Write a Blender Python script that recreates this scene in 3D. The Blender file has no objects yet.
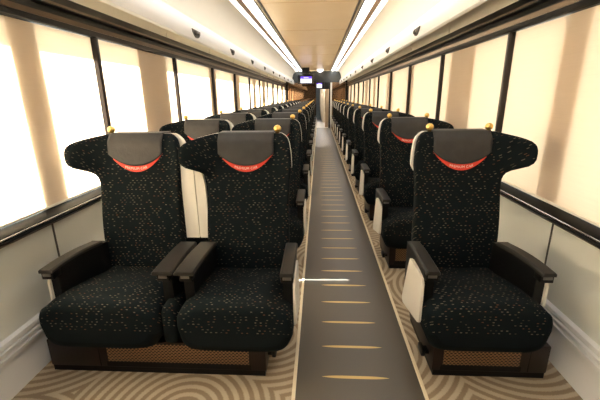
import bpy, bmesh, math, random
from mathutils import Vector, Matrix
random.seed(7)
SC = bpy.context.scene
COL = SC.collection
PI = math.pi
CX = -0.10            # centre line of the car
Y0, Y1 = -1.4, 14.3   # near end, partition
CH = 1.22             # eye height
ROW0, PITCH, NROW = 1.345, 1.04, 12

# ------------------------------------------------------------------ helpers
def link(o, parent=None):
    COL.objects.link(o)
    if parent is not None:
        o.parent = parent
    return o

def finish(bm, name, mat, parent=None, smooth=35, loc=None):
    bmesh.ops.recalc_face_normals(bm, faces=bm.faces[:])
    me = bpy.data.meshes.new(name)
    bm.to_mesh(me); bm.free()
    mats = mat if isinstance(mat, (list, tuple)) else [mat]
    for m in mats:
        me.materials.append(m)
    if smooth:
        me.polygons.foreach_set('use_smooth', [True] * len(me.polygons))
        me.set_sharp_from_angle(angle=math.radians(smooth))
    o = bpy.data.objects.new(name, me)
    if loc is not None:
        o.location = loc
    return link(o, parent)

def empty(name, loc=(0, 0, 0)):
    o = bpy.data.objects.new(name, None)
    o.location = loc
    o.empty_display_size = 0.1
    return link(o)

def tag(o, label=None, cat=None, group=None, kind=None):
    if label: o['label'] = label
    if cat: o['category'] = cat
    if group: o['group'] = group
    if kind: o['kind'] = kind
    return o

def box(bm, x0, x1, y0, y1, z0, z1, bev=0.0, seg=2, mi=0):
    g = bmesh.ops.create_cube(bm, size=1.0)
    vs = g['verts']
    for v in vs:
        v.co = Vector(((x0 + x1) / 2 + v.co.x * (x1 - x0), (y0 + y1) / 2 + v.co.y * (y1 - y0), (z0 + z1) / 2 + v.co.z * (z1 - z0)))
    fs = set(f for v in vs for f in v.link_faces)
    for f in fs: f.material_index = mi
    if bev > 0:
        es = list(set(e for v in vs for e in v.link_edges))
        r = bmesh.ops.bevel(bm, geom=es, offset=bev, segments=seg, affect='EDGES', profile=0.5)
        for f in r['faces']: f.material_index = mi
    return bm

def boxobj(name, mat, dims, bev=0.0, parent=None, smooth=35):
    bm = bmesh.new()
    box(bm, *dims, bev=bev)
    return finish(bm, name, mat, parent, smooth)

def loft(bm, rings, cap0=True, cap1=True, closed=True):
    vr = [[bm.verts.new(p) for p in r] for r in rings]
    n = len(vr[0])
    for a, b in zip(vr, vr[1:]):
        for i in range(n if closed else n - 1):
            j = (i + 1) % n
            bm.faces.new((a[i], a[j], b[j], b[i]))
    if closed and cap0: bm.faces.new(vr[0])
    if closed and cap1: bm.faces.new(vr[-1])
    return vr

def extrude_y(bm, prof, y0, y1, closed=True):
    loft(bm, [[(x, y0, z) for x, z in prof], [(x, y1, z) for x, z in prof]], closed=closed)

def prism(bm, poly, axis, a, b):
    """poly: list of 2D points; axis 'x': points are (y,z), extruded from x=a to x=b"""
    def P(p, t):
        return (t, p[0], p[1]) if axis == 'x' else ((p[0], t, p[1]) if axis == 'y' else (p[0], p[1], t))
    loft(bm, [[P(p, a) for p in poly], [P(p, b) for p in poly]])

def interp(tab, x):
    if x <= tab[0][0]: return tab[0][1]
    for (a, va), (b, vb) in zip(tab, tab[1:]):
        if x <= b:
            return va + (vb - va) * (x - a) / (b - a)
    return tab[-1][1]

def sstep(t):
    t = max(0.0, min(1.0, t)); return t * t * (3 - 2 * t)

# ------------------------------------------------------------------ materials
def srgb(r, g, b):
    f = lambda c: (c / 255 / 12.92) if c / 255 <= 0.04045 else ((c / 255 + 0.055) / 1.055) ** 2.4
    return (f(r), f(g), f(b), 1)

class N:
    def __init__(s, name):
        s.m = bpy.data.materials.new(name); s.m.use_nodes = True
        s.t = s.m.node_tree; s.t.nodes.clear()
        s.out = s.t.nodes.new('ShaderNodeOutputMaterial')
    def n(s, typ, **kw):
        nd = s.t.nodes.new(typ)
        for k, v in kw.items(): setattr(nd, k, v)
        return nd
    def put(s, sock, v):
        if isinstance(v, bpy.types.NodeSocket): s.t.links.new(v, sock)
        else: sock.default_value = v
    def math(s, op, a, b=0.0, c=0.0):
        nd = s.n('ShaderNodeMath', operation=op)
        s.put(nd.inputs[0], a); s.put(nd.inputs[1], b); s.put(nd.inputs[2], c)
        return nd.outputs[0]
    def mix(s, f, a, b):
        nd = s.n('ShaderNodeMix', data_type='RGBA')
        s.put(nd.inputs[0], f); s.put(nd.inputs[6], a); s.put(nd.inputs[7], b)
        return nd.outputs[2]
    def coord(s, kind='Object'):
        return s.n('ShaderNodeTexCoord').outputs[kind]
    def sep(s, v):
        nd = s.n('ShaderNodeSeparateXYZ'); s.put(nd.inputs[0], v); return nd.outputs
    def comb(s, x, y, z=0.0):
        nd = s.n('ShaderNodeCombineXYZ'); s.put(nd.inputs[0], x); s.put(nd.inputs[1], y); s.put(nd.inputs[2], z); return nd.outputs[0]
    def noise(s, v, scale, detail=2.0, rough=0.5):
        nd = s.n('ShaderNodeTexNoise'); s.put(nd.inputs['Vector'], v); nd.inputs['Scale'].default_value = scale
        nd.inputs['Detail'].default_value = detail; nd.inputs['Roughness'].default_value = rough
        return nd.outputs[0]
    def bsdf(s, color, rough=0.5, metal=0.0, spec=0.5, bump=None, bstr=0.2, bdist=0.002, coat=0.0, sheen=0.0):
        b = s.n('ShaderNodeBsdfPrincipled')
        s.put(b.inputs['Base Color'], color); s.put(b.inputs['Roughness'], rough); s.put(b.inputs['Metallic'], metal)
        b.inputs['Specular IOR Level'].default_value = spec
        b.inputs['Coat Weight'].default_value = coat
        b.inputs['Sheen Weight'].default_value = sheen
        if bump is not None:
            bp = s.n('ShaderNodeBump'); bp.inputs['Strength'].default_value = bstr; bp.inputs['Distance'].default_value = bdist
            s.put(bp.inputs['Height'], bump); s.t.links.new(bp.outputs[0], b.inputs['Normal'])
        s.t.links.new(b.outputs[0], s.out.inputs[0])
        return s.m

def plain(name, rgb, rough=0.5, metal=0.0, spec=0.5, var=0.06, scale=40, bstr=0.0):
    k = N(name)
    c = k.coord()
    nz = k.noise(c, scale, 3)
    a = srgb(*rgb)
    lo = tuple(x * (1 - var) for x in a[:3]) + (1,)
    hi = tuple(min(1, x * (1 + var)) for x in a[:3]) + (1,)
    return k.bsdf(k.mix(nz, lo, hi), rough, metal, spec, bump=nz if bstr else None, bstr=bstr)

def fabric():
    k = N('seat_fabric')
    x, y, z = k.sep(k.coord())
    u = k.math('ADD', x, k.math('MULTIPLY', y, 0.35))
    v = k.math('ADD', z, y)
    # rows of short dashes, each row shifted by part of a cell
    rv = k.math('DIVIDE', v, 0.0125)
    row = k.math('FLOOR', rv)
    wr = k.n('ShaderNodeTexWhiteNoise', noise_dimensions='1D'); k.put(wr.inputs['W'], row)
    uu = k.math('ADD', k.math('DIVIDE', u, 0.0212), k.math('ADD', k.math('MULTIPLY', row, 0.38), k.math('MULTIPLY', wr.outputs['Value'], 0.45)))
    cell = k.math('FLOOR', uu)
    fu = k.math('SUBTRACT', uu, cell); fv = k.math('SUBTRACT', rv, row)
    wn = k.n('ShaderNodeTexWhiteNoise', noise_dimensions='2D')
    k.put(wn.inputs['Vector'], k.comb(cell, row))
    rnd = wn.outputs['Value']; rc = wn.outputs['Color']
    r1, r2, r3 = k.sep(rc)
    du = k.math('ABSOLUTE', k.math('SUBTRACT', fu, 0.5)); dv = k.math('ABSOLUTE', k.math('SUBTRACT', fv, 0.5))
    inu = k.math('LESS_THAN', du, k.math('ADD', 0.15, k.math('MULTIPLY', r1, 0.10)))
    inv = k.math('LESS_THAN', dv, 0.16)
    on = k.math('MULTIPLY', k.math('MULTIPLY', inu, inv), k.math('MULTIPLY', k.math('LESS_THAN', rnd, 0.46), k.math('GREATER_THAN', k.math('ADD', z, k.math('MULTIPLY', r1, 0.02)), 0.30)))
    dash = k.mix(r2, srgb(58, 54, 46), srgb(108, 99, 85))
    dash = k.mix(k.math('GREATER_THAN', r3, 0.82), dash, srgb(94, 64, 47))
    base = k.mix(k.noise(k.coord(), 900, 2), srgb(11, 16, 18), srgb(23, 31, 33))
    return k.bsdf(k.mix(on, base, dash), 0.9, spec=0.1, bump=k.noise(k.coord(), 700, 2), bstr=0.25, bdist=0.001)

def leather():
    k = N('charcoal_leather')
    c = k.coord()
    w = k.noise(c, 18, 4)
    f = k.noise(c, 350, 2)
    return k.bsdf(k.mix(w, srgb(44, 43, 42), srgb(62, 61, 60)), 0.5, spec=0.35, bump=k.math('ADD', k.math('MULTIPLY', w, 3.0), f), bstr=0.35, bdist=0.003)

def carpet():
    k = N('ring_patterned_carpet')
    c = k.coord()
    x, y, z = k.sep(c)
    vo = k.n('ShaderNodeTexVoronoi', feature='F1', voronoi_dimensions='2D')
    k.put(vo.inputs['Vector'], k.comb(x, y)); vo.inputs['Scale'].default_value = 1.45; vo.inputs['Randomness'].default_value = 0.7
    ring = k.math('SINE', k.math('MULTIPLY', vo.outputs['Distance'], 2 * PI / 0.042 / 1.45))
    wob = k.math('MULTIPLY', k.math('SUBTRACT', k.noise(c, 160, 2), 0.5), 1.6)
    s = k.n('ShaderNodeMapRange'); k.put(s.inputs[0], k.math('ADD', ring, wob)); s.inputs[1].default_value = -0.35; s.inputs[2].default_value = 0.35
    pile = k.noise(c, 420, 2)
    a = k.mix(pile, srgb(134, 117, 96), srgb(156, 139, 116))
    b = k.mix(pile, srgb(172, 157, 134), srgb(198, 184, 160))
    return k.bsdf(k.mix(s.outputs[0], a, b), 0.95, spec=0.1, bump=pile, bstr=0.5, bdist=0.004)

def runner():
    k = N('aisle_vinyl')
    c = k.coord()
    x, y, z = k.sep(c)
    my = k.math('DIVIDE', k.math('SUBTRACT', y, 1.323 - 0.1015), 0.203)
    fy = k.math('SUBTRACT', my, k.math('FLOOR', my))
    dy = k.math('MULTIPLY', k.math('ABSOLUTE', k.math('SUBTRACT', fy, 0.5)), 0.203)
    dx = k.math('ABSOLUTE', k.math('SUBTRACT', x, 0.168))
    # a lens-shaped dash that is thickest in the middle
    hw = k.math('MULTIPLY', k.math('SUBTRACT', 1.0, k.math('POWER', k.math('DIVIDE', dx, 0.152), 4.0)), 0.0085)
    on = k.math('LESS_THAN', dy, hw)
    nz = k.noise(c, 350, 3)
    base = k.mix(nz, srgb(76, 71, 64), srgb(96, 90, 81))
    col = k.mix(on, base, srgb(206, 176, 112))
    return k.bsdf(col, k.mix(nz, (0.34,) * 3 + (1,), (0.46,) * 3 + (1,)), spec=0.45, bump=nz, bstr=0.05)

def grille():
    k = N('brown_mesh_grille')
    x, y, z = k.sep(k.coord())
    rz = k.math('DIVIDE', z, 0.0085)
    row = k.math('FLOOR', rz)
    ux = k.math('ADD', k.math('DIVIDE', x, 0.017), k.math('MULTIPLY', row, 0.5))
    fx = k.math('ABSOLUTE', k.math('SUBTRACT', k.math('SUBTRACT', ux, k.math('FLOOR', ux)), 0.5))
    fz = k.math('ABSOLUTE', k.math('SUBTRACT', k.math('SUBTRACT', rz, row), 0.5))
    hole = k.math('LESS_THAN', k.math('ADD', k.math('POWER', k.math('DIVIDE', fx, 0.36), 2.0), k.math('POWER', k.math('DIVIDE', fz, 0.36), 2.0)), 1.0)
    return k.bsdf(k.mix(hole, srgb(140, 108, 78), srgb(14, 10, 8)), 0.45, metal=0.2, spec=0.4)

def blind(name, tint):
    k = N(name)
    c = k.coord()
    st = k.n('ShaderNodeTexNoise'); 
    mp = k.n('ShaderNodeMapping'); mp.inputs['Scale'].default_value = (1, 2.0, 60); k.put(mp.inputs[0], c)
    k.put(st.inputs['Vector'], mp.outputs[0]); st.inputs['Scale'].default_value = 3
    col = k.mix(st.outputs[0], srgb(*[v - 8 for v in tint]), srgb(*tint))
    tr = k.n('ShaderNodeBsdfTranslucent'); k.put(tr.inputs[0], col)
    df = k.n('ShaderNodeBsdfDiffuse'); k.put(df.inputs[0], col)
    tp = k.n('ShaderNodeBsdfTransparent'); tp.inputs[0].default_value = (1, 0.97, 0.92, 1)
    m1 = k.n('ShaderNodeMixShader'); m1.inputs[0].default_value = 0.54
    k.t.links.new(tr.outputs[0], m1.inputs[1]); k.t.links.new(df.outputs[0], m1.inputs[2])
    m2 = k.n('ShaderNodeMixShader'); m2.inputs[0].default_value = 0.05
    k.t.links.new(m1.outputs[0], m2.inputs[1]); k.t.links.new(tp.outputs[0], m2.inputs[2])
    k.t.links.new(m2.outputs[0], k.out.inputs[0])
    return k.m

def emit(name, rgb, strength):
    k = N(name)
    e = k.n('ShaderNodeEmission'); e.inputs[0].default_value = rgb; e.inputs[1].default_value = strength
    k.t.links.new(e.outputs[0], k.out.inputs[0])
    return k.m

def glass():
    k = N('window_glass')
    g = k.n('ShaderNodeBsdfGlossy'); g.inputs['Roughness'].default_value = 0.02
    t = k.n('ShaderNodeBsdfTransparent'); t.inputs[0].default_value = (0.93, 0.96, 0.94, 1)
    m = k.n('ShaderNodeMixShader'); m.inputs[0].default_value = 0.06
    k.t.links.new(t.outputs[0], m.inputs[1]); k.t.links.new(g.outputs[0], m.inputs[2]); k.t.links.new(m.outputs[0], k.out.inputs[0])
    return k.m

def screen(name, split):
    """passenger information screen: violet title bar above a white page with grey lines"""
    k = N(name)
    x, y, z = k.sep(k.coord('Generated'))
    head = k.math('GREATER_THAN', z, split)
    body = k.mix(k.math('MULTIPLY', k.math('GREATER_THAN', k.math('SINE', k.math('MULTIPLY', z, 42.0)), 0.55),
                        k.math('LESS_THAN', k.math('ABSOLUTE', k.math('SUBTRACT', x, 0.5)), 0.36)),
                 srgb(232, 232, 246), srgb(168, 168, 200))
    title = k.mix(k.math('MULTIPLY', k.math('LESS_THAN', k.math('ABSOLUTE', k.math('SUBTRACT', x, 0.5)), 0.22),
                         k.math('LESS_THAN', k.math('ABSOLUTE', k.math('SUBTRACT', z, (split + 1) / 2)), 0.07)),
                  srgb(92, 62, 190), srgb(190, 180, 240))
    e = k.n('ShaderNodeEmission'); k.put(e.inputs[0], k.mix(head, body, title)); e.inputs[1].default_value = 1.0
    k.t.links.new(e.outputs[0], k.out.inputs[0])
    return k.m

M = dict(
    fabric=fabric(), leather=leather(), carpet=carpet(), runner=runner(), grille=grille(),
    blindL=blind('cream_blind_cloth', (246, 231, 213)),
    plainfab=plain('plain_black_cloth', (15, 20, 21), .9, spec=.1, scale=500, bstr=.2),
    red=plain('red_cloth', (216, 62, 44), 0.6, var=0.08, scale=60),
    ink=plain('white_print', (238, 226, 214), 0.6),
    shell=plain('ivory_shell', (226, 222, 212), 0.42, scale=300, bstr=0.05),
    black=plain('black_plastic', (14, 14, 14), 0.45, spec=0.25, scale=200, bstr=0.08),
    pad=plain('dark_grey_arm_pad', (44, 42, 39), 0.4, spec=0.4, scale=260, bstr=0.08),
    button=plain('satin_button', (120, 118, 116), 0.3, metal=0.8),
    gold=plain('polished_brass', (238, 202, 118), 0.28, metal=1.0, var=0.03),
    darkgold=plain('dark_brass_collar', (92, 66, 30), 0.35, metal=0.9),
    brown=plain('dark_brown_base', (28, 17, 13), 0.4, spec=0.3),
    wall=plain('ivory_wall_panel', (222, 225, 218), 0.45, var=0.03, scale=6),
    kick=plain('grey_heater_cover', (226, 227, 228), 0.4, var=0.03, scale=6),
    seam=plain('dark_seam', (66, 64, 60), 0.6),
    cream=plain('cream_panel', (240, 234, 220), 0.5, var=0.02, scale=4),
    ceil=plain('beige_gloss_ceiling', (238, 216, 182), 0.25, var=0.05, scale=3),
    duct=plain('white_duct_panel', (232, 233, 234), 0.4, var=0.02, scale=5),
    gloss=plain('gloss_black_trim', (14, 12, 11), 0.28, spec=0.3),
    sill=plain('black_sill_ledge', (9, 8, 8), 0.45, spec=0.12),
    rail=plain('dark_rail', (10, 9, 8), 0.4, spec=0.2),
    bronze=plain('bronze_strip', (84, 70, 56), 0.28, metal=0.7),
    steel=plain('bright_strip', (190, 186, 180), 0.25, metal=0.9),
    post=plain('dark_bronze_post', (34, 26, 24), 0.3, metal=0.4),
    body=plain('outer_body', (228, 214, 186), 0.6),
    edge=plain('cream_floor_edging', (226, 214, 186), 0.4),
    slot=plain('amber_slot', (160, 116, 62), 0.4),
    light=emit('light_diffuser', (1.0, 0.99, 0.97, 1), 2.9),
    ventin=plain('vent_dark', (22, 20, 18), 0.5),
    mirror=plain('dark_bronze_mirror', (140, 112, 88), 0.015, metal=0.85, var=0.03, scale=3),
    header=plain('grey_header_panel', (84, 87, 87), 0.2, metal=0.6),
    beige=plain('beige_door_panel', (196, 176, 150), 0.4),
    dull=plain('dim_blue_grey_wall', (110, 122, 128), 0.3),
    glass=glass(),
    plate=plain('steel_threshold', (220, 216, 210), 0.35, metal=0.3),
    screenA=screen('screen_page', 0.66), screenB=screen('screen_page_small', 0.72),
    dome=plain('chrome_dome', (220, 220, 220), 0.12, metal=0.9),
)

# ------------------------------------------------------------------ setting
def struct(o): return tag(o, kind='structure')
HW = 1.23
YE = 19.2
struct(boxobj('floor', M['carpet'], (CX - HW - .1, CX + HW + .1, Y0, Y1 + .1, -0.06, 0.0)))
AL, AR = -0.096, 0.445
struct(boxobj('floor_runner', M['runner'], (AL, AR, Y0, Y1, 0.0, 0.003)))
for n, (a, b) in enumerate(((AL - .016, AL), (AR, AR + .016))):
    struct(boxobj('trim_%d' % (n + 1), M['edge'], (a, b, Y0, Y1, 0.0, 0.005), bev=.0015))

WZ0, WZ1 = 0.705, 1.553
def side(s, nm):
    X = lambda d: CX + s * d
    def bx(name, mat, d0, d1, y0, y1, z0, z1, bev=0, parent=None):
        a, b = sorted((X(d0), X(d1)))
        return boxobj(name, mat, (a, b, y0, y1, z0, z1), bev=bev, parent=parent)
    # wall with its window opening
    bm = bmesh.new()
    def bb(d0, d1, y0, y1, z0, z1):
        a, b = sorted((X(d0), X(d1))); box(bm, a, b, y0, y1, z0, z1)
    bb(1.225, 1.33, Y0, Y1 + .1, 0.0, WZ0 - .002)
    bb(1.225, 1.33, Y0, Y1 + .1, WZ1, 2.2)
    off = -0.06 if s < 0 else 0.03
    pil = [(-0.25, .35), (1.61, 1.775), (2.73, 3.22), (4.44, 4.73), (5.62, 6.1), (7.33, 7.62), (8.5, 8.95), (10.2, 10.5), (11.4, 11.85), (13.1, 13.4)]
    for a, b in pil: bb(1.212, 1.33, a + off, b + off, WZ0 + .012, WZ1 - .004)
    wall = struct(finish(bm, 'wall_' + nm, M['wall'], None))
    # upright seams and the panel joints under the sill
    py0 = 1.60 if s < 0 else 1.67
    for k in range(-2, 11):
        y = py0 + 1.17 * k
        bx('panel_seam', M['seam'], 1.2235, 1.226, y - .006, y + .006, 0.24, 0.655, parent=wall)
    # baseboard heater: kick panel with three ribs above
    bm = bmesh.new()
    prof = [(1.2255, 0.0), (1.196, 0.0), (1.214, 0.16), (1.200, 0.165), (1.200, 0.178), (1.210, 0.182), (1.210, 0.192), (1.200, 0.196), (1.200, 0.208), (1.210, 0.212), (1.210, 0.222), (1.202, 0.226), (1.204, 0.240), (1.2255, 0.246)]
    extrude_y(bm, [(X(d), z) for d, z in prof], Y0, Y1)
    struct(finish(bm, 'baseboard_' + nm, M['kick'], None, 30))
    # sill ledge: gloss black, bright line and bronze lower lip
    bm = bmesh.new()
    prof = [(1.235, 0.712), (1.175, 0.706), (1.150, 0.690), (1.146, 0.676), (1.158, 0.662), (1.168, 0.655), (1.2255, 0.652), (1.2255, .69), (1.235, .69)]
    extrude_y(bm, [(X(d), z) for d, z in prof], Y0, Y1)
    sill = struct(finish(bm, 'trim_%d' % (3 if s < 0 else 4), M['sill'], None, 30))
    bm = bmesh.new()
    extrude_y(bm, [(X(d), z) for d, z in ((1.1475, .6885), (1.1445, .686), (1.1435, .6815), (1.1465, .6805))], Y0, Y1)
    finish(bm, 'bright_strip', M['steel'], sill)
    bm = bmesh.new()
    extrude_y(bm, [(X(d), z) for d, z in ((1.160, .656), (1.166, .648), (1.2255, .640), (1.2255, .6525), (1.172, .6535))], Y0, Y1)
    finish(bm, 'lower_lip', M['bronze'], sill)
    # rail over the windows: stepped dark moulding with two bronze strips
    bm = bmesh.new()
    prof = [(1.225, 1.553), (1.180, 1.553), (1.172, 1.558), (1.172, 1.575), (1.165, 1.610), (1.178, 1.614), (1.178, 1.636), (1.150, 1.642), (1.146, 1.652), (1.150, 1.690), (1.160, 1.696), (1.225, 1.70)]
    extrude_y(bm, [(X(d), z) for d, z in prof], Y0, Y1)
    rail = struct(finish(bm, 'trim_%d' % (5 if s < 0 else 6), M['rail'], None, 25))
    bm = bmesh.new()
    extrude_y(bm, [(X(d), z) for d, z in ((1.1712, 1.583), (1.1662, 1.605), (1.1632, 1.605), (1.1682, 1.583))], Y0, Y1)
    finish(bm, 'bronze_strip', M['bronze'], rail)
    bm = bmesh.new()
    extrude_y(bm, [(X(d), z) for d, z in ((1.147, 1.645), (1.1455, 1.655), (1.1425, 1.655), (1.144, 1.644))], Y0, Y1)
    finish(bm, 'bronze_strip', M['bronze'], rail)
    # cove, duct panel and sloping ceiling side
    bm = bmesh.new()
    prof = [(1.225, 1.695), (1.172, 1.695), (1.166, 1.72), (1.155, 1.76), (1.13, 1.795), (1.08, 1.815), (1.0, 1.82), (.90, 1.80), (.90, 1.83), (1.225, 1.83)]
    extrude_y(bm, [(X(d), z) for d, z in prof], Y0, Y1)
    cove = struct(finish(bm, 'ceiling_cove', M['cream'], None, 40))
    for k in range(-1, 11):
        y = (2.9 if s < 0 else 3.0) + 1.2 * k + .25
        bm = bmesh.new()
        pr = [(1.172, 1.697), (1.166, 1.72), (1.155, 1.76), (1.13, 1.795), (1.08, 1.815), (1.075, 1.809), (1.124, 1.789), (1.149, 1.757), (1.160, 1.718), (1.165, 1.697)]
        extrude_y(bm, [(X(d), z) for d, z in pr], y, y + .012)
        finish(bm, 'cove_rib', M['cream'], cove, 30)
    bm = bmesh.new()
    prof = [(.905, 1.672), (.895, 1.645), (.875, 1.636), (.862, 1.645), (.855, 1.675), (.857, 1.71), (.866, 1.75), (.878, 1.785), (.89, 1.803), (.915, 1.803), (.93, 1.74)]
    extrude_y(bm, [(X(d), z) for d, z in prof], Y0, Y1)
    struct(finish(bm, 'ceiling_duct', M['duct'], None, 40))
    bm = bmesh.new()
    prof = [(.920, 1.795), (.926, 1.85), (.920, 1.92), (.898, 2.0), (.86, 2.065), (.805, 2.108), (.775, 2.117), (.775, 2.16), (.95, 2.16), (.96, 1.80)]
    extrude_y(bm, [(X(d), z) for d, z in prof], Y0, Y1)
    struct(finish(bm, 'ceiling_side', M['cream'], None, 40))
    return wall

side(-1, 'left'); side(1, 'right')
# ceiling slab (roof) and its gloss centre panel
struct(boxobj('ceiling', M['ceil'], (CX - .52, CX + .52, Y0, Y1, 2.128, 2.20)))
struct(boxobj('ceiling_roof', M['body'], (CX - 1.33, CX + 1.33, Y0 - .1, Y1 + .1, 2.20, 2.26)))
struct(boxobj('wall_near', M['brown'], (CX - 1.33, CX + 1.33, Y0 - .1, Y0, -.06, 2.2)))
for k in range(0, 8):
    y = 2.4 + 1.6 * k
    struct(boxobj('ceiling_joint', M['slot'], (CX - .48, CX + .48, y, y + .004, 2.1265, 2.129)))

# windows: pane + upright post per bay, and one roller blind per bay
ORD = ['first', 'second', 'third', 'fourth', 'fifth', 'sixth', 'seventh', 'eighth', 'ninth', 'tenth', 'eleventh', 'twelfth', 'thirteenth']
wn = 1
for s, nm, p0, sp in ((-1, 'left', 2.145, 1.172), (1, 'right', 2.25, 1.169)):
    X = lambda d: CX + s * d
    posts = [p0 + sp * k for k in range(-3, 11)]
    posts = [p for p in posts if p < Y1 - .25]
    edges = [Y0] + posts + [Y1]
    vis = -1
    for i in range(len(edges) - 1):
        a, b = edges[i], edges[i + 1]
        x0, x1 = sorted((X(1.30), X(1.306)))
        w = struct(boxobj('window_%d' % wn, M['glass'], (x0, x1, a, b, WZ0 - .004, WZ1 + .004)))
        wn += 1
        if i > 0:
            bm = bmesh.new()
            x0, x1 = sorted((X(1.150), X(1.212)))
            g = 1.175
            prism(bm, [(X(1.212), a - .014), (X(1.176), a - .014), (X(1.168), a - .008), (X(1.168), a + .008), (X(1.176), a + .014), (X(1.212), a + .014)], 'z', WZ0 + .004, WZ1 - .001)
            finish(bm, 'window_post', M['post'], w, 30)
        g0, g1 = (.024 if i else .002), (.0155 if i < len(edges) - 2 else .002)
        x0, x1 = sorted((X(1.199), X(1.2015)))
        e = boxobj('window_blind', M['blindL'], (x0, x1, a + g0, b - g1, WZ0 + .018, WZ1 - .002))
        hb = [boxobj('hem_bar', M['cream'], (*sorted((X(1.194), X(1.206))), a + g0, b - g1, WZ0 + .008, WZ0 + .02), bev=.003, parent=e)]
        if b > 1.0:
            vis += 1
            words = ('nearest' if vis == 0 else ORD[vis])
            lab = 'cream roller blind drawn down over the %s window bay from the camera, %s wall' % (words, nm)
        else:
            lab = 'cream roller blind over a near window bay beside the camera, %s wall' % nm
        tag(e, lab, 'window blind', 'cream blinds along the %s windows' % nm)

# ------------------------------------------------------------------ ceiling light strips
for s, nm in ((-1, 'left'), (1, 'right')):
    X = lambda d: CX + s * d
    o = empty('ceiling_light', (X(.63), 6.4, 2.12))
    tag(o, 'long twin-line ceiling light strip running along the %s side of the centre ceiling panel' % nm, 'ceiling light', 'ceiling light strips')
    dy = 6.4
    def ex(name, mat, prof):
        bm = bmesh.new()
        extrude_y(bm, [(X(d) - X(.63), z - 2.12) for d, z in prof], Y0 - dy, Y1 - dy)
        return finish(bm, name, mat, o, 30)
    ex('frame', M['cream'], [(.522, 2.128), (.522, 2.122), (.552, 2.122), (.552, 2.140), (.775, 2.140), (.775, 2.16), (.522, 2.16)])
    ex('dark_edge', M['gloss'], [(.490, 2.1279), (.493, 2.116), (.505, 2.114), (.508, 2.1279)])
    ex('dark_edge', M['post'], [(.534, 2.1215), (.535, 2.116), (.545, 2.115), (.547, 2.1215)])
    ex('diffuser', M['light'], [(.556, 2.138), (.560, 2.121), (.600, 2.1165), (.635, 2.118), (.652, 2.120), (.652, 2.138)])
    ex('slot', M['slot'], [(.653, 2.138), (.655, 2.117), (.713, 2.117), (.715, 2.138)])
    ex('diffuser', M['light'], [(.716, 2.138), (.718, 2.121), (.742, 2.119), (.772, 2.123), (.774, 2.138)])

# ------------------------------------------------------------------ air vents on the ducts
def vent_proto():
    o = empty('air_vent')
    bm = bmesh.new()       # half-moon recess with rim, lying in the y-z plane, facing +x
    pts = [(math.cos(a) * .062, -math.sin(a) * .050 + .022) for a in [PI * i / 14 for i in range(15)]]
    prism(bm, pts, 'x', -.012, .004)
    h = finish(bm, 'housing', M['ventin'], o, 30)
    bm = bmesh.new()
    g = bmesh.ops.create_uvsphere(bm, u_segments=12, v_segments=8, radius=.016)
    for v in g['verts']: v.co += Vector((.006, -.022, .0))
    finish(bm, 'nozzle', M['seam'], o, 40)
    bm = bmesh.new()
    g = bmesh.ops.create_uvsphere(bm, u_segments=12, v_segments=8, radius=.013)
    for v in g['verts']: v.co += Vector((.006, .018, .003))
    finish(bm, 'reading_lamp', M['button'], o, 40)
    return o

def copy_tree(o, parent=None):
    c = o.copy()
    COL.objects.link(c)
    if parent is not None: c.parent = parent
    for ch in list(o.children): copy_tree(ch, c)
    return c

vp = vent_proto()
first = True
for s, nm, y0 in ((-1, 'left', 2.97), (1, 'right', 3.07)):
    for k in range(0, 9):
        o = vp if first else copy_tree(vp)
        first = False
        o.scale = (1, 1.5, 1.1)
        o.location = (CX + s * .856, y0 + 1.21 * k, 1.692)
        o.rotation_euler = (0, 0, 0 if s < 0 else PI)
        tag(o, 'black half-moon air vent, %s from the camera along the white duct on the %s' % (ORD[k], nm), 'air vent', 'air vents in the %s duct' % nm)

# ------------------------------------------------------------------ seats
SL = [(-.5, 0)]
OUT_L = [(.34, .194), (.52, .199), (.725, .201), (.82, .207), (.89, .216), (.95, .213), (1.0, .205), (1.022, .197), (1.038, .182), (1.046, .165)]
OUT_R = [(.34, .212), (.52, .222), (.66, .214), (.725, .210), (.80, .207), (.835, .209), (.855, .217), (.872, .233), (.885, .254), (.90, .279), (.915, .294), (.93, .301), (.955, .304), (.975, .303), (.99, .299), (1.003, .291), (1.014, .278), (1.024, .256), (1.033, .226), (1.041, .190), (1.046, .165)]
ZR = [.34, .36, .40, .46, .52, .58, .64, .70, .74, .78, .805, .825, .84, .855, .87, .885, .90, .915, .93, .945, .96, .975, .99, 1.0, 1.012, 1.022, 1.030, 1.037, 1.042, 1.046]
def surf_y(z): return 1.655 + (z - .37) * .108
PW = .38
def back_pt(z, a, grow=0.0, thick=.085):
    """point on the backrest skin, a = angle round the section (front is -y)"""
    xl, xr = interp(OUT_L, z) + grow, interp(OUT_R, z) + grow
    xc, hw = (xr - xl) / 2, (xr + xl) / 2
    ca, sa = math.cos(a), math.sin(a)
    x = xc + hw * math.copysign(abs(ca) ** PW, ca)
    edge = sstep((z - .994) / .056)
    th = thick * (1 - .55 * edge * edge)
    y = surf_y(z) + thick / 2 + th / 2 * math.copysign(abs(sa) ** PW, sa)
    return x, y + bend(x, z), z
def bend(x, z):
    w = sstep((z - .80) / .10)
    b = -.125 * sstep((x - .14) / .18) * w
    b += -.030 * sstep((-x - .15) / .07) * sstep((z - .45) / .3)
    b += -.012 * sstep((x - .13) / .07) * sstep((z - .45) / .2) * (1 - w)
    b += -.012 * sstep((z - .42) / .12) * (1 - sstep((z - .60) / .2)) * (1 - (x / .22) ** 2 if abs(x) < .22 else 0)
    return b
def front_y(x, z):
    xl, xr = interp(OUT_L, z), interp(OUT_R, z)
    xc, hw = (xr - xl) / 2, (xr + xl) / 2
    c = min(1, abs(x - xc) / hw)
    ca = c ** (1 / PW); sa = math.sqrt(max(0, 1 - ca * ca))
    edge = sstep((z - .994) / .056); th = .085 * (1 - .55 * edge * edge)
    return surf_y(z) + .0425 - th / 2 * sa ** PW + bend(x, z)

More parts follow.
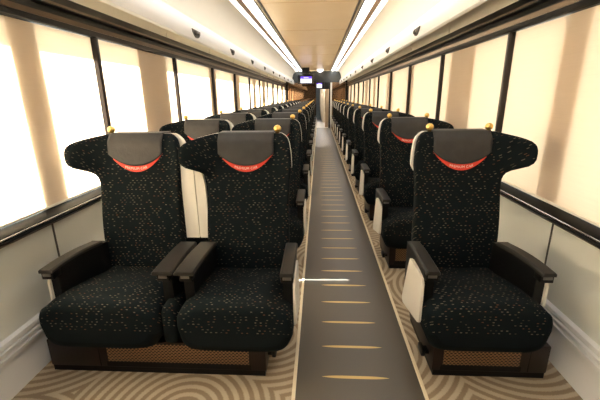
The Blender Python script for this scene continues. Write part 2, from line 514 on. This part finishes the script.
def make_seat(root, dx, mx, wl, wr, arm_l, arm_r, cover_l, cover_r, knobs, strip=None, shell_l=.006):
    """one seat of a unit; dx = centre offset from the unit's Empty, mx = -1 mirrors (the wing is then on the left)"""
    def T(p): return (dx + mx * p[0], p[1] - ROW0, p[2])
    def done(bm, name, mat, parent=root, sm=40):
        for v in bm.verts: v.co = Vector(T(v.co))
        return finish(bm, name, mat, parent, sm)
    # backrest
    bm = bmesh.new()
    NA = 44
    rings = [[back_pt(z, 2 * PI * i / NA) for i in range(NA)] for z in ZR]
    loft(bm, rings)
    back = done(bm, 'backrest', M['fabric'], sm=60)
    # shell behind it
    bm = bmesh.new()
    rings = []
    for z in [.30] + ZR[1:]:
        r = []
        for i in range(28):
            a = 2 * PI * i / 28
            x, y, _ = back_pt(max(z, .34), a, grow=-.014 + .015 * sstep((z - .82) / .07), thick=.042)
            if x < -.05 and shell_l > .01: x -= shell_l * sstep((z - .82) / .08) * (1 - .5 * sstep((z - 1.0) / .05))
            r.append((x, y + .046, z))
        rings.append(r)
    loft(bm, rings)
    done(bm, 'backrest_shell', M['shell'], sm=60)
    # inner white upright strip beside the backrest
    if strip:
        a, b = strip
        bm = bmesh.new()
        top = .905
        poly = [(a, .535), (b, .535), (b, top - .10), (b - (b - a) * .12, top - .05), (b - (b - a) * .4, top - .015), (a + (b - a) * .35, top), (a, top)]
        prism(bm, poly, 'y', surf_y(.7) + .018, surf_y(.7) + .045)
        done(bm, 'side_strip', M['shell'])
    # headrest cover, with its red crescent and printing
    HWc = .136
    def zlow(x): return .896 + .058 * (abs(x - .006) / HWc) ** 2.2
    def zred(x): return .866 + .088 * (abs(x - .006) / HWc) ** 2.0
    bm = bmesh.new()
    cols = [.006 - HWc + 2 * HWc * i / 22 for i in range(23)]
    def colpath(x):
        p = []
        for j in range(13):
            z = zlow(x) + (1.033 - zlow(x)) * j / 12
            fold = .0025 * math.sin(x * 75 + 3 * z * 20) * (1 - j / 12)
            p.append((x, front_y(x, z) - .006 - abs(fold), z))
        p += [(x, front_y(x, 1.042) - .004, 1.0445), (x, surf_y(1.05) + .020, 1.0505), (x, surf_y(1.05) + .055, 1.0505),
              (x, surf_y(1.05) + .115, 1.051), (x, surf_y(1.04) + .124, 1.04), (x, surf_y(.98) + .124, .98)]
        return p
    grid = [colpath(x) for x in cols]
    loft(bm, grid, closed=False)
    cover = done(bm, 'headrest_cover', M['leather'], sm=70)
    sol = cover.modifiers.new('thickness', 'SOLIDIFY'); sol.thickness = .003; sol.offset = 0
    bm = bmesh.new()
    g2 = []
    for x in cols:
        a, b = zred(x), zlow(x) + .004
        g2.append([(x, front_y(x, z) - .0045, z) for z in (a, a + (b - a) * .5, b)])
    loft(bm, g2, closed=False)
    done(bm, 'red_band', M['red'], cover, sm=70)
    tm = TEXT.copy()
    for v in tm.vertices:
        x = v.co.x * mx + .006; z = v.co.y + zlow(x) - .0185
        v.co = Vector(T((x, front_y(x, z) - .0065, z)))
    tm.name = 'lettering'
    link(bpy.data.objects.new('lettering', tm), cover)
    # cushion
    bm = bmesh.new()
    rows = [(1.226, .86, .62), (1.229, .91, .76), (1.236, .955, .87), (1.25, .985, .95), (1.275, 1, 1), (1.31, 1, 1), (1.35, 1, 1), (1.39, 1, 1), (1.43, 1, 1), (1.47, 1, 1), (1.51, 1, 1), (1.55, 1, 1), (1.60, 1, 1), (1.66, 1, 1), (1.69, .96, .9)]
    flare = lambda y: 1 - sstep((y - 1.36) / .13)
    rings = []
    for y, sx, sz in rows:
        l = .197 + (wl - .197) * flare(y); r = .197 + (wr - .197) * flare(y)
        zt = .427 - .006 * sstep((1.30 - y) / .05) - .055 * sstep((y - 1.33) / .34)
        zb = .178 + .05 * sstep((y - 1.35) / .2)
        xc, hw, zc, hh = (r - l) / 2, (r + l) / 2 * sx, (zt + zb) / 2 + (.01 if sz < 1 else 0), (zt - zb) / 2 * sz
        ring = []
        for i in range(40):
            a = 2 * PI * i / 40
            ca, sa = math.cos(a), math.sin(a)
            px, pz = math.copysign(abs(ca) ** .30, ca), math.copysign(abs(sa) ** .32, sa)
            x = xc + hw * px * (1 - .10 * sstep((-pz - .1) / .9))
            z = zc + hh * pz
            if pz > 0: z += (.009 * (1 - flare(y)) * sstep((abs(px) - .35) / .5) - .032 * flare(y) * sstep((abs(px) - .5) / .5)) * sz - .003
            ring.append((x, y, z))
        rings.append(ring)
    loft(bm, rings)
    for f in bm.faces:
        if f.calc_center_median().z < .30: f.material_index = 1
    done(bm, 'seat_cushion', [M['fabric'], M['plainfab']], sm=60)
    # armrests
    for sgn, ax, cov in ((-1, arm_l, cover_l), (1, arm_r, cover_r)):
        if ax is None: continue
        inner = sgn * .0
        def cx_(y):   # plan curve: window-side arms bow outwards to the front
            b = .030 if (sgn > 0 and cov) else .004
            return sgn * (ax - b * sstep((y - 1.36) / .32))
        w = .0285 if cov else .0425
        def ztop(y): return .535 + .005 * math.sin(PI * min(1, max(0, (y - 1.28) / .36))) - .004 * sstep((y - 1.5) / .12)
        bm = bmesh.new()
        rings = []
        for y in (1.290, 1.293, 1.302, 1.325, 1.36, 1.40, 1.45, 1.50, 1.54, 1.57, 1.60, 1.615):
            c = cx_(y); zt = ztop(y); h = .018 if y > 1.291 else .012
            ww = w if y > 1.291 else w - .003
            rings.append([(c - ww, y, zt - h), (c + ww, y, zt - h), (c + ww, y, zt - .006), (c + ww - .006, y, zt), (c - ww + .006, y, zt), (c - ww, y, zt - .006)])
        loft(bm, rings)
        # body of the arm
        arm = done(bm, 'armrest', M['pad'], sm=40)
        bm = bmesh.new()
        rings = []
        for y in (1.335, 1.40, 1.47, 1.54, 1.60, 1.66):
            c = cx_(y); zt = ztop(y) - .018
            zb = .37 - .07 * sstep((y - 1.335) / .12)
            rings.append([(c - .021, y, zb), (c + .021, y, zb), (c + .021, y, zt), (c - .021, y, zt)])
        loft(bm, rings)
        done(bm, 'arm_body', M['black'], arm)
        bm = bmesh.new()
        c = cx_(1.30)
        box(bm, c - .026, c + .026, 1.300, 1.35, .486, .5195, bev=.004)
        done(bm, 'arm_tip', M['black'], arm)
        bm = bmesh.new()
        box(bm, c - .018, c + .018, 1.2965, 1.302, .502, .514, bev=.001)
        done(bm, 'recline_button', M['button'], arm)
        if cov:
            bm = bmesh.new()
            poly = [(1.322, .46), (1.335, .478), (1.40, .487), (1.50, .488), (1.535, .478), (1.555, .44), (1.628, .222), (1.622, .206), (1.600, .200), (1.35, .262), (1.330, .272), (1.322, .29)]
            xo = sgn * (ax + .0215) if not (sgn > 0) else sgn * (ax + .016)
            prism(bm, poly, 'x', xo, xo + sgn * .010)
            done(bm, 'side_cover', M['shell'])
    # grab knobs
    for kx in knobs:
        bm = bmesh.new()
        g = bmesh.ops.create_uvsphere(bm, u_segments=20, v_segments=12, radius=.0185)
        for v in g['verts']: v.co = Vector((kx + v.co.x, 1.772 + v.co.y, 1.068 + v.co.z * .95))
        kb = done(bm, 'grab_knob', M['gold'], sm=70)
        bm = bmesh.new()
        prof = [(.0125, 1.030), (.0125, 1.0435), (.0095, 1.0475), (.0095, 1.0545)]
        loft(bm, [[(kx + r * math.cos(2 * PI * i / 16), 1.772 + r * math.sin(2 * PI * i / 16), z) for i in range(16)] for r, z in prof])
        done(bm, 'knob_collar', M['darkgold'], kb)
    return back

# the printing on the covers
cu = bpy.data.curves.new('print', 'FONT'); cu.body = 'PREMIUM CAR'; cu.align_x = 'CENTER'; cu.size = .0165; cu.space_character = 1.08
to = bpy.data.objects.new('print', cu); COL.objects.link(to)
bpy.context.view_layer.update()
TEXT = bpy.data.meshes.new_from_object(to.evaluated_get(bpy.context.evaluated_depsgraph_get()))
TEXT.materials.clear(); TEXT.materials.append(M['ink'])
bpy.data.objects.remove(to)

def make_base(root, x0, x1, gx0, gx1, seam, pedal):
    yf = 0.0
    bm = bmesh.new()
    box(bm, x0, x1, yf, .42, .028, .168, bev=.006)
    b = finish(bm, 'base', M['brown'], root)
    bm = bmesh.new(); box(bm, x0 + .006, x1 - .006, .004, .414, 0.0, .03); finish(bm, 'plinth', M['black'], b)
    bm = bmesh.new(); box(bm, gx0, gx1, -.0025, .004, .062, .158, bev=.001); finish(bm, 'grille', M['grille'], b)
    bm = bmesh.new(); box(bm, gx0 - .01, gx1 + .01, -.001, .006, .034, .060); finish(bm, 'grille_frame', M['black'], b)
    for sx in seam:
        bm = bmesh.new(); box(bm, sx - .0025, sx + .0025, -.001, .004, .034, .164); finish(bm, 'panel_gap', M['black'], b)
    # seat pan between base and cushions
    bm = bmesh.new(); box(bm, x0 + .02, x1 - .05, .04, .40, .165, .26, bev=.008); finish(bm, 'seat_pan', M['black'], root)
    # turn pedal at the aisle side
    sg = 1 if pedal > (x0 + x1) / 2 else -1
    bm = bmesh.new()
    box(bm, *sorted((pedal, pedal + sg * .035)), .03, .075, .072, .086, bev=.004)
    box(bm, *sorted((pedal + sg * .020, pedal + sg * .04)), .02, .085, .066, .098, bev=.006)
    finish(bm, 'turn_pedal', M['black'], root)

ORDS = ['front', 'second', 'third', 'fourth', 'fifth', 'sixth', 'seventh', 'eighth', 'ninth', 'tenth', 'eleventh', 'twelfth']
# single seats, right of the aisle
XS = .680
rs = empty('single_seat', (XS, ROW0, 0))
make_base(rs, -.170, .328, -.125, .205, (.245,), -.170)
for c in rs.children:
    if c.name.startswith('base'): c.location.y = -.022
make_seat(rs, 0, 1, .238, .260, .217, .236, True, True, (-.140, .142), shell_l=.0115)
# double seats, left of the aisle
XD = -.625
rd = empty('double_seat', (XD, ROW0, 0))
make_base(rd, -.615, .392, -.335, .315, (-.375,), .392)
for c in rd.children:
    if c.name.startswith('base'): c.location.y = -.022
make_seat(rd, -.275, -1, .238, .277, .2565, .242, False, True, (.142,), strip=None, shell_l=.028)
make_seat(rd, .275, -1, .245, .238, .222, .2005, True, False, (-.146,))
# white strips between the two backs
for nm_, a, b in (('side_strip', -.064, .003), ('side_strip', .009, .058)):
    bm = bmesh.new()
    y = surf_y(.7) - ROW0
    n = b - a
    if nm_ and a < 0:
        poly = [(a, .515), (b, .515), (b, .90), (b - n * .2, .912), (a + n * .25, .916), (a + .005, .90), (a, .78)]
    else:
        poly = [(a, .515), (b, .515), (b, .74), (b - n * .06, .80), (b - n * .25, .86), (b - n * .6, .897), (a + .003, .905), (a, .90)]
    prism(bm, poly, 'y', y + .020, y + .040)
    finish(bm, nm_, M['shell'], rd)
# narrow bolster between the two cushions
bm = bmesh.new()
rings = []
for y, k in ((1.256, .75), (1.262, .92), (1.28, 1), (1.32, 1), (1.40, 1), (1.46, 1)):
    zt = .392 - .05 * sstep((y - 1.32) / .2)
    r = []
    for i in range(16):
        a = 2 * PI * i / 16
        ca, sa = math.cos(a), math.sin(a)
        r.append((.0 + .030 * k * math.copysign(abs(ca) ** .5, ca), y - ROW0, (zt + .21) / 2 + (zt - .21) / 2 * k * math.copysign(abs(sa) ** .4, sa)))
    rings.append(r)
loft(bm, rings)
finish(bm, 'centre_bolster', M['fabric'], rd, 60)

for k in range(NROW):
    for proto, x, txt, cat, grp in ((rs, XS, 'single', 'seat', 'single seats along the right windows'), (rd, XD, 'double', 'double seat', 'double seats along the left windows')):
        o = proto if k == 0 else copy_tree(proto)
        o.location = (x, ROW0 + PITCH * k + (.028 if txt == 'single' else -.008), 0)
        sd = 'right' if txt == 'single' else 'left'
        if k == 0:
            lab = 'black dashed-fabric %s seat in the front row, %s of the aisle, nearest the camera' % (txt, sd)
        else:
            lab = 'black dashed-fabric %s seat %s of the aisle, %s row counted from the camera' % (txt, sd, ORDS[k])
        tag(o, lab, cat, grp)

# ------------------------------------------------------------------ far end: partition, door, displays, vestibule
DL, DR, DZ = -.125, .425, 1.86
bm = bmesh.new()
box(bm, CX - 1.33, DL, Y1, Y1 + .06, 0, 1.76)
box(bm, DR, CX + 1.33, Y1, Y1 + .06, 0, 1.76)
part_w = struct(finish(bm, 'wall_far', M['mirror'], None, 0))
bm = bmesh.new()
arc = []
for i in range(25):
    a = PI * i / 24
    arc.append((CX + 1.18 * math.copysign(abs(math.cos(a)) ** .5, math.cos(a)), 1.72 + .40 * abs(math.sin(a)) ** .6))
prism(bm, [(CX + 1.18, 1.70), *arc, (CX - 1.18, 1.70)], 'y', Y1 - .012, Y1 + .06)
finish(bm, 'header_panel', M['header'], part_w, 30)
d = boxobj('door_1', M['beige'], (DR - .20, DR - .075, Y1 + .07, Y1 + .10, .02, 1.70), bev=.004); struct(d)
boxobj('door_handle', M['black'], (DR - .196, DR - .186, Y1 + .058, Y1 + .07, .6, 1.4), parent=d)
struct(boxobj('door_frame', M['gloss'], (DR - .06, DR - .005, Y1 - .03, Y1 + .10, 0, 1.70), bev=.004))
struct(boxobj('trim_9', M['kick'], (DR, DR + .06, Y1 - .025, Y1 - .001, 0, 1.70), bev=.004))
for sx in (-1, 1):
    finish(box(bmesh.new(), *sorted((CX + sx * 1.10, CX + sx * 1.22)), Y1 - .05, Y1 + .02, 0, 1.75, bev=.004), 'partition_post', M['gloss'], part_w)
# vestibule
struct(boxobj('floor_vestibule', M['plate'], (CX - .9, CX + .9, Y1 + .10, YE, -.06, 0.0)))
struct(boxobj('ceiling_vestibule', M['cream'], (CX - .9, CX + .9, Y1 + .10, YE, 2.1, 2.16)))
struct(boxobj('wall_vestibule_left', M['dull'], (DL - .12, DL - .06, Y1 + .10, YE, 0, 2.1)))
struct(boxobj('wall_vestibule_right', M['beige'], (.62, .68, Y1 + .10, YE, 0, 2.1)))
struct(boxobj('wall_vestibule_end', M['dull'], (CX - .9, CX + .9, YE, YE + .06, 0, 2.1)))
bm = bmesh.new()
rings = []
for z in [0.0 + 2.0 * i / 20 for i in range(21)]:
    bul = .10 * (1 - ((z - 1.0) / 1.0) ** 2)
    rings.append([(.62, 18.4, z), (.62, 17.4, z), (.40, 17.25, z), (.20 - bul, 17.4, z), (.12 - bul, 17.7, z), (.14 - bul, 18.1, z)])
loft(bm, rings)
struct(finish(bm, 'wall_vestibule_curved', M['beige'], None, 50))
l = bpy.data.lights.new('vestibule_lamp', 'AREA'); l.energy = 30; l.size = .5; l.color = (1, .95, .88)
lo = bpy.data.objects.new('vestibule_lamp', l); lo.location = (.15, 16.6, 2.08); COL.objects.link(lo)

def display(x0, x1, y, z0, z1, bez, mat, name, label):
    o = empty(name, ((x0 + x1) / 2, y, z0))
    ox, oz = (x0 + x1) / 2, z0
    bm = bmesh.new(); box(bm, x0 - ox, x1 - ox, 0, .07, 0, z1 - oz, bev=.01); finish(bm, 'casing', M['gloss'], o)
    bm = bmesh.new(); box(bm, x0 - ox + bez[0], x1 - ox - bez[1], -.004, .002, bez[2], z1 - oz - bez[3]); finish(bm, 'screen', mat, o, 0)
    tag(o, label, 'monitor')
    return o
mon = display(-.73, -.185, 12.6, 1.605, 1.905, (.10, .07, .03, .06), M['screenA'], 'ceiling_monitor', 'black information monitor hanging from the ceiling at the far left of the aisle')
bm = bmesh.new(); box(bm, -.12, .12, .02, .05, .30, 2.13 - 1.605); finish(bm, 'hanger', M['gloss'], mon)
struct(boxobj('trim_10', M['gloss'], (DL, DR - .06, Y1 - .012, Y1 + .06, 1.46, 1.70)))
display(-.125, .20, Y1 - .082, 1.475, 1.735, (.03, .10, .03, .05), M['screenB'], 'door_display', 'small information display mounted above the far door')
# chrome dome on the ceiling before the door
o = empty('ceiling_dome', (.03, 13.4, 2.128))
bm = bmesh.new()
loft(bm, [[(r * math.cos(2 * PI * i / 24), r * math.sin(2 * PI * i / 24), z) for i in range(24)] for r, z in ((.13, 0), (.13, -.015), (.12, -.02))]); finish(bm, 'rim', M['kick'], o, 30)
bm = bmesh.new()
loft(bm, [[(.115 * math.cos(t) * math.cos(2 * PI * i / 24), .115 * math.cos(t) * math.sin(2 * PI * i / 24), -.018 - .10 * math.sin(t)) for i in range(24)] for t in [PI / 2 * j / 8.2 for j in range(9)]])
finish(bm, 'dome', emit('lit_dome', (1, .95, .9, 1), 1.2), o, 60)
tag(o, 'round bright dome lamp on the ceiling in front of the far door', 'ceiling lamp')

# ------------------------------------------------------------------ daylight
w = bpy.data.worlds.new('World'); SC.world = w; w.use_nodes = True
nt = w.node_tree; bg = nt.nodes['Background']
bg.inputs[0].default_value = (0.95, 0.975, 1.0, 1); bg.inputs[1].default_value = 2.5
su = bpy.data.lights.new('sun', 'SUN'); su.energy = 74; su.angle = math.radians(.53); su.color = (.97, .985, 1.0)
so = bpy.data.objects.new('sun', su); COL.objects.link(so); so.location = (-6, 6, 6)
dirv = Vector((1.0, 0.03, -math.tan(math.radians(43.5))))
so.rotation_euler = dirv.to_track_quat('-Z', 'Y').to_euler()

# ------------------------------------------------------------------ camera
cam = bpy.data.cameras.new('camera'); cam.sensor_width = 36; cam.lens = 356.0 / 600 * 36; cam.clip_start = .02
co = bpy.data.objects.new('camera', cam); COL.objects.link(co)
p, yw, rl = (math.radians(a) for a in (16.288, 3.158, -.657))
cp, sp, cy, sy, cr, sr = math.cos(p), math.sin(p), math.cos(yw), math.sin(yw), math.cos(rl), math.sin(rl)
fwd = Vector((-sy * cp, cy * cp, -sp)); r0 = Vector((cy, sy, 0)); u0 = r0.cross(fwd)
rt = cr * r0 + sr * u0; up = -sr * r0 + cr * u0
co.matrix_world = Matrix(((rt.x, up.x, -fwd.x, 0), (rt.y, up.y, -fwd.y, 0), (rt.z, up.z, -fwd.z, CH), (0, 0, 0, 1)))
SC.camera = co
SC.view_settings.view_transform = 'Standard'
SC.view_settings.look = 'None'
SC.view_settings.gamma = 1
SC.view_settings.use_curve_mapping = False
SC.view_settings.exposure = 1.05
